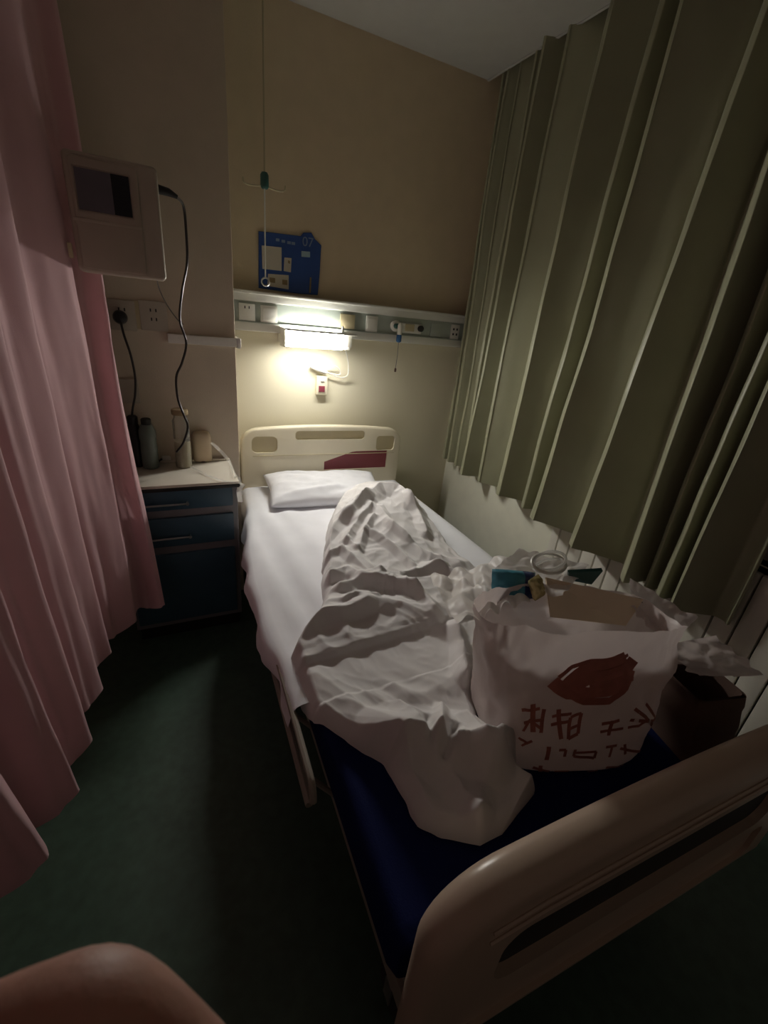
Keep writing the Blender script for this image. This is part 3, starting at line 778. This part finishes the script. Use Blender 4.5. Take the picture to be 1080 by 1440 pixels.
NYD, NXD = 300, 170
Yg = np.linspace(2.20, .375, NYD)
GX = np.zeros((NYD, NXD)); GY = np.zeros((NYD, NXD)); EU = np.zeros((NYD, NXD))
for i, y in enumerate(Yg):
    l, r = interp(LB, y), interp(RB, y)
    l += .012 * fbm(y * 9, 1, 0, 3); r += .012 * fbm(y * 9, 7, 0, 3)
    u = np.linspace(0, 1, NXD)
    GX[i] = l + (r - l) * u; GY[i] = y + .012 * np.array([fbm(a * 5, y * 5, 2, 2) for a in GX[i]])
    EU[i] = np.minimum(u, 1 - u) * (r - l)
EY = np.minimum(np.abs(Yg - 2.20), np.abs(Yg - .375))[:, None]
edge = np.minimum(EU, EY)
ss = lambda t: np.clip(t, 0, 1) ** 2 * (3 - 2 * np.clip(t, 0, 1))
# broad body: high pile towards the pillow, a roll in the middle, a flat fold towards the foot
pile = .088 * np.exp(-((GY - 1.93) / .26) ** 2 - ((GX - 1.02) / .20) ** 2)
pile += .060 * np.exp(-((GY - 1.62) / .30) ** 2 - ((GX - .85) / .30) ** 2)
pile += .014 * np.exp(-((GY - 1.14) / .14) ** 2) * ss((GX - .30) / .15) * ss((1.28 - GX) / .1)
fold_y = .955 + .06 * (GX - .5)
layer = .026 + .020 * ss((GY - fold_y) / .018)
H = layer + pile
for pl, h, w in RIDGE:
    d = seg_dist(GX, GY, pl)
    if isinstance(w, tuple):                                       # a long lit side towards the pillow, a short one towards the foot
        ly_ = np.interp(GX, pl[:, 0], pl[:, 1]); w = np.where(GY > ly_, w[0], w[1])
    H = H + h * np.clip(1 - d / w, 0, 1) ** 1.12 * .98
fine = np.zeros_like(H)
for i in range(NYD):
    for j in range(NXD):
        x, y = GX[i, j], GY[i, j]
        n1 = 1 - abs(noise.noise(Vector((x * 9 + 3 * noise.noise(Vector((x * 4, y * 4, 1.0))), y * 6, 0.3))))
        n2 = 1 - abs(noise.noise(Vector((x * 17 + y * 9, y * 15 - x * 6, 4.3))))
        up = 1.0 if y > .95 else .45
        cr = .013 if y > 1.0 else .008 if y > .80 else .022
        fine[i, j] = up * (.005 * n1 ** 4 + .004 * n2 ** 5) + cr * crumple(x, y)
H = H + fine
roll = np.sqrt(np.clip(edge / .030, 0, 1))
Z = .531 + H * roll
# the left flank hangs a little over the mattress edge
lx = GX - (BO.x - HW + (GY - BO.y) * math.tan(-BA))
Z -= np.where(lx < 0, np.clip(-lx, 0, .06) * 1.1, 0)
P = [[Vector((GX[i, j], GY[i, j], Z[i, j])) for j in range(NXD)] for i in range(NYD)]
tag(MB().grid(P).build('duvet', M['duvet'], angle=180), 'crumpled white duvet heaped along the middle of the bed down to the foot', 'duvet')

# ================================================================== PLASTIC BAG AND ITS CONTENTS
BC = Vector((.876, .585, .526)); BR = math.radians(-18)
BGM = Matrix.Translation(BC) @ Matrix.Rotation(BR, 4, 'Z')
bag = thing('plastic_bag', BC, 'big milky white plastic carrier bag with red print standing on the foot of the bed', 'bag', rz=BR)


def bag_pt(a, v, off=0.0):
    """Angle a around the bag (front is -pi/2), v = 0 floor .. 1 rim; local coordinates."""
    hw = .205 + .040 * v; hd = .155 - .035 * v
    rb = 1 if v > .14 else .80 + .20 * math.sqrt(max(0, 1 - (1 - v / .14) ** 2))
    ca, sa = math.cos(a), math.sin(a)
    a_ = abs((a % (2 * math.pi)) - math.pi * .5)
    e = .55
    x = hw * rb * math.copysign(abs(ca) ** e, ca); y = hd * rb * math.copysign(abs(sa) ** e, sa)
    n = Vector((ca / hw, sa / hd, 0)).normalized()
    p = Vector((x, y - .03 * (1 - v), .34 * v + (.055 * v ** 3 * max(0, -sa) ** .7 if sa < 0 else 0)))
    cr = .022 * (crumple(a_ * .14, v * .34, 3) - .4) + .006 * fbm(ca * 2.2 + v * 1.2, sa * 2.2, v * 2.6, 4, 3) + .005 * (1 - abs(noise.noise(Vector((ca * 5, sa * 5, v * 4))))) ** 4
    p += n * (cr * (.25 + v) + off)
    if v > .93: p.z += .018 * fbm(ca * 2, sa * 2, 5, 2)
    return p


P = []
NA = 110
for i in range(60):
    v = (i / 59) ** 1.0
    P.append([BGM @ bag_pt(2 * math.pi * k / NA, v) for k in range(NA)])
mb = MB().grid(P, True)
base = [BGM @ Vector((bag_pt(2 * math.pi * k / NA, 0).x * .5, bag_pt(2 * math.pi * k / NA, 0).y * .5, 0.0)) for k in range(NA)]
mb.grid([base, P[0]], True); mb.add(base, [tuple(range(NA))])
mb.build('bag_body', M['bag'], bag, angle=180)


def patch(c4, n=18, amp=.012, seed=0, bulge=.0):
    """A crumpled film sheet spanned by four corners."""
    A, B, C_, D = [Vector(p) for p in c4]; P = []
    nrm = (B - A).cross(D - A).normalized()
    for i in range(n + 1):
        v = i / n; r = []
        for j in range(n + 1):
            u = j / n
            p = A * (1 - u) * (1 - v) + B * u * (1 - v) + C_ * u * v + D * (1 - u) * v
            p = p + nrm * (amp * (crumple(u * .42, v * .42, seed) - .4) * 1.3 + amp * .35 * fbm(u * 2, v * 2, 0, 2, seed) + bulge * math.sin(math.pi * u) * math.sin(math.pi * v))
            p = p + nrm * amp * .3 * (1 - abs(noise.noise(Vector((u * 5 + seed, v * 2, 1))))) ** 4
            e = .5 * amp * fbm(u * 7, v * 7, 3, 2, seed)
            r.append(p + (B - A).normalized() * e)
        P.append(r)
    return MB().grid(P)


patch([at(642, 872, Z=.86), at(604, 806, Z=.70), at(716, 778, Z=.80), at(745, 842, Z=.86)], n=44, amp=.030, seed=1, bulge=.02).build('handle_flap', M['flap'], bag, angle=180)
patch([at(890, 850, Z=.86), at(886, 812, Z=.87), at(984, 868, Z=.84), at(936, 908, Z=.82)], amp=.016, seed=2, bulge=.015).build('handle_flap', M['bag'], bag, angle=180)
patch([at(926, 908, Z=.80), at(1010, 893, Z=.80), at(1076, 950, Z=.75), at(985, 950, Z=.75)], amp=.018, seed=4, bulge=.012).build('handle_flap', M['bag'], bag, angle=180)
patch([at(690, 800, Z=.85), at(730, 772, Z=.88), at(830, 792, Z=.90), at(790, 836, Z=.88)], amp=.018, seed=6, bulge=.02).build('handle_flap', M['flap'], bag, angle=180)


# red print on the front of the bag, conforming to the film
def front_uv(px, py):
    """Where on the bag front (angle, height) a spot of the print lies."""
    best = None
    w = RW @ np.array([px - CX, py - CY, F]); w = w / np.linalg.norm(w)
    for a in np.linspace(-math.pi * .97, -math.pi * .03, 60):
        for v in np.linspace(.03, .98, 34):
            p = FP[(round(a, 4), round(v, 4))]
            d = p[0] - w * p[1]
            e = d @ d
            if best is None or e < best[0]: best = (e, a, v)
    return best[1], best[2]


FP = {}
for a in np.linspace(-math.pi * .97, -math.pi * .03, 60):
    for v in np.linspace(.03, .98, 34):
        p = BGM @ bag_pt(a, v); q = np.array([p.x, p.y, p.z - CAMZ]); w_ = np.linalg.norm(q)
        FP[(round(a, 4), round(v, 4))] = (q / w_, 1.0)


def print_strokes(name, strokes, material):
    mb = MB()
    for pts, wd in strokes:
        uv = [front_uv(*p) for p in pts]
        S = []
        for (a0, v0), (a1, v1) in zip(uv[:-1], uv[1:]):
            for k in range(5): S.append((a0 + (a1 - a0) * k / 5, v0 + (v1 - v0) * k / 5))
        S.append(uv[-1]); rows = []
        for i, (a, v) in enumerate(S):
            a2, v2 = S[min(i + 1, len(S) - 1)]; a1, v1 = S[max(i - 1, 0)]
            t = bag_pt(a2, v2) - bag_pt(a1, v1)
            pr = bag_pt(a, v)
            n = (bag_pt(a + .03, v) - pr).cross(bag_pt(a, v + .02) - pr).normalized()
            s = t.cross(n).normalized()
            out = Vector((pr.x, pr.y + .03, 0)).normalized()
            if n.dot(out) < 0: n = -n
            rows.append([BGM @ (pr + s * (wd * .75 * q) + n * .0022) for q in (-1, 0, 1)])
        mb.grid(rows)
    return mb.build(name, material, bag, angle=180)


print_strokes('printed_emblem', [([(782, 952), (800, 938), (825, 928), (850, 922), (885, 921)], .007),
                                 ([(780, 955), (800, 972), (825, 975), (850, 965), (875, 945), (888, 928)], .022),
                                 ([(800, 966), (840, 950), (862, 936), (885, 928)], .034), ([(835, 962), (860, 950), (884, 938)], .034),
                                 ([(790, 968), (820, 984), (850, 984), (878, 972), (890, 945)], .013)], M['red'])
for strokes in [
    [([(733, 1000), (760, 997)], 0.006), ([(748, 990), (747, 1028)], 0.008), ([(735, 1014), (762, 1010)], 0.006), ([(762, 995), (761, 1030)], 0.006)],
    [([(747, 1012), (733, 1028)], 0.005)],
    [([(750, 1014), (764, 1026)], 0.005)],
    [([(775, 1006), (800, 1001)], 0.006), ([(788, 1000), (786, 1040)], 0.007), ([(776, 1018), (800, 1014)], 0.006)],
    [([(804, 1010), (826, 1008)], 0.006), ([(805, 1010), (804, 1038)], 0.006), ([(826, 1008), (825, 1038)], 0.006), ([(804, 1024), (826, 1022)], 0.005)],
    [([(804, 1038), (826, 1036)], 0.006), ([(804, 1054), (830, 1053)], 0.005)],
    [([(845, 1018), (872, 1012)], 0.006), ([(858, 1008), (857, 1034)], 0.006), ([(846, 1030), (872, 1024)], 0.005)],
    [([(882, 1010), (908, 996)], 0.006), ([(893, 996), (892, 1024)], 0.006), ([(882, 1022), (910, 1012)], 0.005), ([(908, 990), (907, 1018)], 0.005)],
    [([(730, 1036), (744, 1046)], 0.004), ([(732, 1046), (746, 1040)], 0.004)],
    [([(770, 1050), (769, 1066)], 0.007)],
    [([(786, 1056), (798, 1056)], 0.005), ([(792, 1050), (792, 1064)], 0.005)],
    [([(806, 1062), (830, 1061)], 0.005), ([(808, 1054), (807, 1062)], 0.005), ([(829, 1053), (829, 1061)], 0.005)],
    [([(850, 1052), (866, 1048)], 0.005), ([(857, 1048), (856, 1062)], 0.005)],
    [([(872, 1050), (886, 1045)], 0.005), ([(879, 1044), (878, 1058)], 0.005)],
    [([(748, 1078), (772, 1082)], 0.006), ([(760, 1074), (760, 1088)], 0.006)],
    [([(782, 1084), (806, 1086)], 0.005)],
    [([(818, 1082), (840, 1080)], 0.006)],
    [([(852, 1078), (874, 1072)], 0.005)]]:
    print_strokes('printed_character', strokes, M['red'])['kind'] = 'stuff'

# contents seen in the mouth of the bag
def pack(name, c, size, rz, rx, m, label, cat, band=None):
    """A soft packet pinched at both ends."""
    t = thing(name, c, label, cat)
    Mx = Matrix.Translation(Vector(c)) @ Matrix.Rotation(rz, 4, 'Z') @ Matrix.Rotation(rx, 4, 'X')
    def pt(u, v, s):
        th = max(0, 1 - abs(u) ** 3) ** .6 * max(0, 1 - abs(v) ** 5) ** .6
        return Mx @ Vector((u * size[0], v * size[1] * (1 - .05 * abs(u) ** 4), s * th * size[2] + .004 * fbm(u * 3, v * 3, s, 2)))
    def shell(u0, u1, k=1.0):
        mb = MB()
        for s in (1, -1):
            mb.grid([[pt(u0 + (u1 - u0) * j / 20, -1 + 2 * i / 14, s * k) for j in range(21)] for i in range(15)])
        return mb
    shell(-1, 1).build('wrapper', M[m], t, angle=180)
    if band: shell(band[0], band[1], 1.06).build('printed_band', M[band[2]], t, angle=180)
    return t


bp1 = at(722, 822, Z=.85)
pack('blue_packet', bp1, (.062, .040, .030), math.radians(-25), math.radians(55), 'teal_pack', 'teal soft packet with a navy end in the mouth of the plastic bag', 'packet', (.35, .95, 'navy_pack'))
fp = at(755, 826, Z=.87)
pack('foil_packet', fp, (.026, .030, .014), math.radians(20), math.radians(60), 'foil', 'small gold crinkled packet beside the teal packet in the bag', 'packet')
c1 = [at(768, 812, Z=.885), at(905, 843, Z=.875), at(880, 880, Z=.80), at(775, 868, Z=.80)]
def slab(c4, th, name, m, parent=None, amp=.0, seed=0):
    A, B, C_, D = [Vector(p) for p in c4]; n = (B - A).cross(D - A).normalized() * th
    return MB().add([A, B, C_, D, A + n, B + n, C_ + n, D + n], [(0, 1, 2, 3), (7, 6, 5, 4), (0, 4, 5, 1), (1, 5, 6, 2), (2, 6, 7, 3), (3, 7, 4, 0)]).build(name, M[m], parent, smooth=False)
tag(slab(c1, .012, 'paper_envelope', 'canister'), 'tan paper envelope sticking up out of the plastic bag', 'envelope')
c2 = [at(800, 806, Z=.90), at(848, 803, Z=.90), at(832, 822, Z=.86), at(800, 816, Z=.86)]
tag(slab(c2, .010, 'dark_folder', 'teal'), 'dark teal folder corner behind the tan envelope', 'folder')
cc = at(772, 792, Z=.895)
tb_ = thing('tubing_coil', cc, 'coil of clear pale tubing lying on top of the plastic bag', 'tubing')
for k, (r, dz) in enumerate(((.056, 0), (.050, .009), (.044, -.006))):
    MB().tube([cc + Vector((r * math.cos(a) * 1.05, r * .62 * math.sin(a), dz + .012 * math.sin(a + k))) for a in [2 * math.pi * i / 36 for i in range(37)]], .0042, 8).build('loop', M['clear' if k else 'cable_w'], tb_)
tag(slab([at(882, 838, Z=.875), at(902, 842, Z=.875), at(904, 848, Z=.865), at(883, 844, Z=.865)], .006, 'dark_clip', 'black'), 'small black clip at the right rim of the plastic bag', 'clip')

# brown paper bag squeezed between the carrier bag and the window side
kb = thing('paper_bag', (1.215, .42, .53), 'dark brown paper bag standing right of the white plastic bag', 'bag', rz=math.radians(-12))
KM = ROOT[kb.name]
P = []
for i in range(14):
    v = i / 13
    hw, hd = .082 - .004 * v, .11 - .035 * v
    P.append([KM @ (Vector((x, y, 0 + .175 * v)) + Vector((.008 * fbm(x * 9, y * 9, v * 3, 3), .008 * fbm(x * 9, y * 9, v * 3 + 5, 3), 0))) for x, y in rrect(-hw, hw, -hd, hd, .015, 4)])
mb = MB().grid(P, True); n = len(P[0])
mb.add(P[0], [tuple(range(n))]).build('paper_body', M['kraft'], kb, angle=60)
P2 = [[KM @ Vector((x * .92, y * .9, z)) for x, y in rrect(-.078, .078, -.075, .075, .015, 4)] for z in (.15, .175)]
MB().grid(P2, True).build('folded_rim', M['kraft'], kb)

# ================================================================== RADIATOR UNDER THE WINDOW
rx0, rx1 = 1.722, XW - .002
rd = thing('radiator', (rx1, .4, .08), 'white panel radiator with narrow black gaps under the green curtain', 'radiator')
ys = [1.381 - .0735 * k for k in range(-0, 26)]
MB().box((rx0 + .022, ys[-1], .10), (rx1, ys[0] + .012, .83)).build('gap_shade_sheet', M['black'], rd, smooth=False)  # black sheet stands for the shade in the gaps between panels
for y1, y0 in zip(ys[:-1], ys[1:]):
    MB().box((rx0, y0 + .0035, .09), (rx0 + .026, y1 - .0035, .84), bev=.004).build('panel', M['rad'], rd)
MB().box((rx0, ys[0] + .0035, .09), (rx1, ys[0] + .05, .84), bev=.004).build('end_panel', M['rad'], rd)

# ================================================================== CURTAINS
def curtain(name, ridges, z0f, z1, back, front, axis_sign, material, label, nz=60, wob=.010, seed=0, res=7):
    """ridges: (Y at the hem, Y at mid height, depth, width of the steep side). Cross-section is a chain of pleats."""
    ctrl = []
    P = []
    for i in range(nz + 1):
        t = i / nz
        row = []
        pts = []
        for k, (yb_, yt_, dep, wd, xo) in enumerate(ridges):
            y = yb_ + (yt_ - yb_) * t + wob * fbm(k * 1.7, t * 2.2, 0, 2, seed) * (1 - .3 * t)
            d = dep * (1 + .25 * fbm(k * 2.3, t * 1.6, 3, 2, seed))
            dx = (front - back) * d; kk = min(1.3, .58 * front / max(y, .6))     # lit crest leans towards the lamp
            cw = min(wd * .55, .034) * (1.0 + .55 * fbm(k * 3.7, t * 1.1, 7, 2, seed)) * (1.15 - .35 * t)
            kk *= 1 + .35 * fbm(k * 2.9, t * .9, 9, 2, seed)
            pts.append((y + wd, back + xo)); pts.append((y + cw * .75, back + xo + dx + kk * cw)); pts.append((y - cw * .30, back + xo + dx)); pts.append((y - cw * .62, back + xo + dx + .010))
            if k + 1 < len(ridges):
                nyb, nyt, nd, nw, nxo = ridges[k + 1]
                ny = nyb + (nyt - nyb) * t + nw
                y2 = y - cw * .62; gap = y2 - ny
                if True:
                    pts.append((y2 - gap * .45, back + (xo + nxo) / 2 + dx * .42))
                    pts.append((y2 - gap * .78, back + nxo + dx * .12))
        for q in range(1, len(pts)):
            if pts[q][0] > pts[q - 1][0] - .002: pts[q] = (pts[q - 1][0] - .002, pts[q][1])
        S = spline([Vector((a, b, 0)) for a, b in pts], res)
        zb_ = z0f
        for j, s in enumerate(S):
            hz = zb_(s.x) + .008 * fbm(s.x * 8, 2, 0, 2, seed)
            z = hz + (z1 - hz) * t
            fx = .007 * fbm(s.x * 9, z * 2.2, 1, 3, seed)
            row.append(Vector((s.y + fx, s.x, z)))
        P.append(row)
    return MB().grid(P).build(name, material, angle=180)


GR = []
for yb_, ym, dep, wd in ((2.385, 2.385, .5, .03), (2.315, 2.335, .6, .04), (2.235, 2.25, .45, .03), (2.150, 2.145, .6, .035), (2.070, 2.055, .9, .045), (1.940, 1.935, .85, .055), (1.740, 1.705, .95, .065),
                         (1.575, 1.520, .75, .060), (1.450, 1.390, 1.15, .085), (1.190, 1.130, 1.05, .060), (.925, .945, 1.1, .085), (.850, .865, .75, .035), (.795, .79, .85, .035), (.735, .72, .95, .035), (.585, .60, .35, .05)):
    GR.append((yb_, ym + (ym - yb_) * .6, dep, wd, 0.0))
def hemg(y): return .668 - .045 * smooth01((1.9 - y) / 1.2) + .03 * smooth01((.72 - y) / .2)
gc = curtain('green_curtain', GR, hemg, 2.78, 1.706, 1.586, -1, M['green'], '', seed=1, res=6)
tag(gc, 'heavy olive green curtain in deep folds hanging over the window', 'curtain')
ct = thing('curtain_track', (1.70, .9, 2.78), 'slim white ceiling track the green curtain hangs from', 'curtain rail')
MB().box((1.672, -.6, 2.782), (1.70, 2.46, 2.80), bev=.003).build('track', M['rail_w'], ct)

# pink privacy curtain: a path in plan, pleated
PATH_T = [(-.20, 2.12), (-.27, 1.93), (-.335, 1.6), (-.36, 1.25), (-.385, .95), (-.43, .72), (-.50, .45), (-.60, .15)]
PATH_B = [(-.075, 1.765), (-.19, 1.69), (-.285, 1.50), (-.305, 1.28), (-.318, 1.06), (-.345, .88), (-.42, .70), (-.52, .42)]
PT, PB = spline([(a, b, 0) for a, b in PATH_T], 30), spline([(a, b, 0) for a, b in PATH_B], 30)
NZ = 70; P = []
for i in range(NZ + 1):
    t = i / NZ                                   # 0 hem, 1 rail
    row = []; n = len(PT)
    tt = t ** .85
    base = [PB[k].lerp(PT[k], tt) for k in range(n)]
    for k in range(n):
        a, b = base[max(k - 1, 0)], base[min(k + 1, n - 1)]
        tg = (b - a).normalized(); nr = Vector((-tg.y, tg.x, 0))          # towards the bed
        if nr.x < 0: nr = -nr
        s = k / n * 8.2 + .35 * fbm(k * .02, t * 1.3, 0, 2, 9) + .12
        fr = s - math.floor(s)
        saw = (fr / .30) if fr < .30 else (1 - fr) / .70                    # quick rise, slow return
        saw = .5 * saw + .5 * saw * saw * (3 - 2 * saw)
        amp = .088 * (1 - .30 * t) * (.75 + .5 * abs(fbm(math.floor(s) * 3.1, 0, 0, 1, 4)))
        s2 = s * 2.37 + .6 * fbm(k * .015, t * 1.1, 4, 2, 3); f2 = s2 - math.floor(s2); w2 = (f2 / .3 if f2 < .3 else (1 - f2) / .7)
        p = base[k] + nr * (amp * (saw - .5) + .016 * (w2 - .5) * (.4 + abs(fbm(math.floor(s2) * 1.7, t * 2, 8, 1, 2))) + .006 * fbm(k * .09, t * 5, 1, 3, 5)) + tg * (.02 * saw)
        z0 = .300 + .010 * math.sin(s * 6.28)
        row.append(Vector((p.x, p.y, z0 + (ZC - .03 - z0) * t)))
    P.append(row)
tag(MB().grid(P).build('pink_curtain', M['pink'], angle=180), 'pink pleated privacy curtain hanging at the left side of the bed', 'curtain')
ct2 = thing('curtain_track', (-.4, 1.2, ZC - .03), 'slim curved ceiling track the pink curtain hangs from', 'curtain rail')
MB().tube([Vector((p.x, p.y, ZC - .014)) for p in PT[::10]], .012, 8).build('track', M['rail_w'], ct2)

# ================================================================== THE PHOTOGRAPHER'S HAND (close to the lens)
def cam_pt(px, py, d):
    w = RW @ np.array([(px - CX) / F * d, (py - CY) / F * d, d]); return Vector((w[0], w[1], w[2] + CAMZ))


def skin_chain(name, nodes, edges, radii, material, label=None):
    me = bpy.data.meshes.new(name); me.from_pydata([tuple(p) for p in nodes], edges, [])
    o = bpy.data.objects.new(name, me); COL.objects.link(o)
    sk = o.modifiers.new('skin', 'SKIN'); sk.use_smooth_shade = True
    if not me.skin_vertices: me.attributes.new if False else None
    for i, r in enumerate(radii):
        me.skin_vertices[0].data[i].radius = (r, r)
    me.skin_vertices[0].data[0].use_root = True
    sb = o.modifiers.new('sub', 'SUBSURF'); sb.levels = 2; sb.render_levels = 2
    bpy.context.view_layer.update()
    m2 = bpy.data.meshes.new_from_object(o.evaluated_get(bpy.context.evaluated_depsgraph_get()))
    bpy.data.objects.remove(o)
    return m2


D = .066
kn = cam_pt(140, 1420, D)                       # bent middle joint of the index finger
nodes, edges, radii = [], [], []
def node(p, r, link=None):
    nodes.append(Vector(p)); radii.append(r)
    if link is not None: edges.append((link, len(nodes) - 1))
    return len(nodes) - 1
wrist = node(cam_pt(620, 2360, .115), .024)
node(cam_pt(760, 3000, .15), .028, wrist); node(cam_pt(900, 3700, .20), .034, len(nodes) - 1)
palm = node(cam_pt(540, 2060, .100), .026, wrist)
def finger(base, mid, tip0, tip1, r):
    b = node(base, r * 1.15, palm); m1 = node(Vector(base).lerp(Vector(mid), .5), r * .98, b)
    m = node(mid, r * 1.04, m1); e = node(Vector(mid).lerp(Vector(tip0), .9), r * .88, m); t = node(tip1, r * .66, e)
    return t
finger(cam_pt(430, 1700, .088), cam_pt(140, 1425, .066), cam_pt(-70, 1500, .066), cam_pt(-210, 1600, .068), .0098)
finger(cam_pt(330, 1790, .092), cam_pt(-20, 1640, .072), cam_pt(-240, 1690, .072), cam_pt(-350, 1790, .074), .0098)
finger(cam_pt(300, 1930, .096), cam_pt(-60, 1850, .078), cam_pt(-260, 1890, .078), cam_pt(-350, 1980, .080), .0090)
finger(cam_pt(320, 2090, .100), cam_pt(0, 2080, .084), cam_pt(-160, 2110, .084), cam_pt(-240, 2180, .086), .0080)
tb0 = node(cam_pt(700, 1980, .095), .014, palm); tb1 = node(cam_pt(760, 1790, .086), .011, tb0); tb2 = node(cam_pt(720, 1690, .080), .0085, tb1)
hm = skin_chain('hand', nodes, edges, radii, M['skin'])
hm.materials.clear(); hm.materials.append(M['skin'])
ho = bpy.data.objects.new('hand', hm); COL.objects.link(ho)
for p in hm.polygons: p.use_smooth = True
tag(ho, 'blurred bare hand with a bent finger close to the lens at the bottom corner', 'hand')
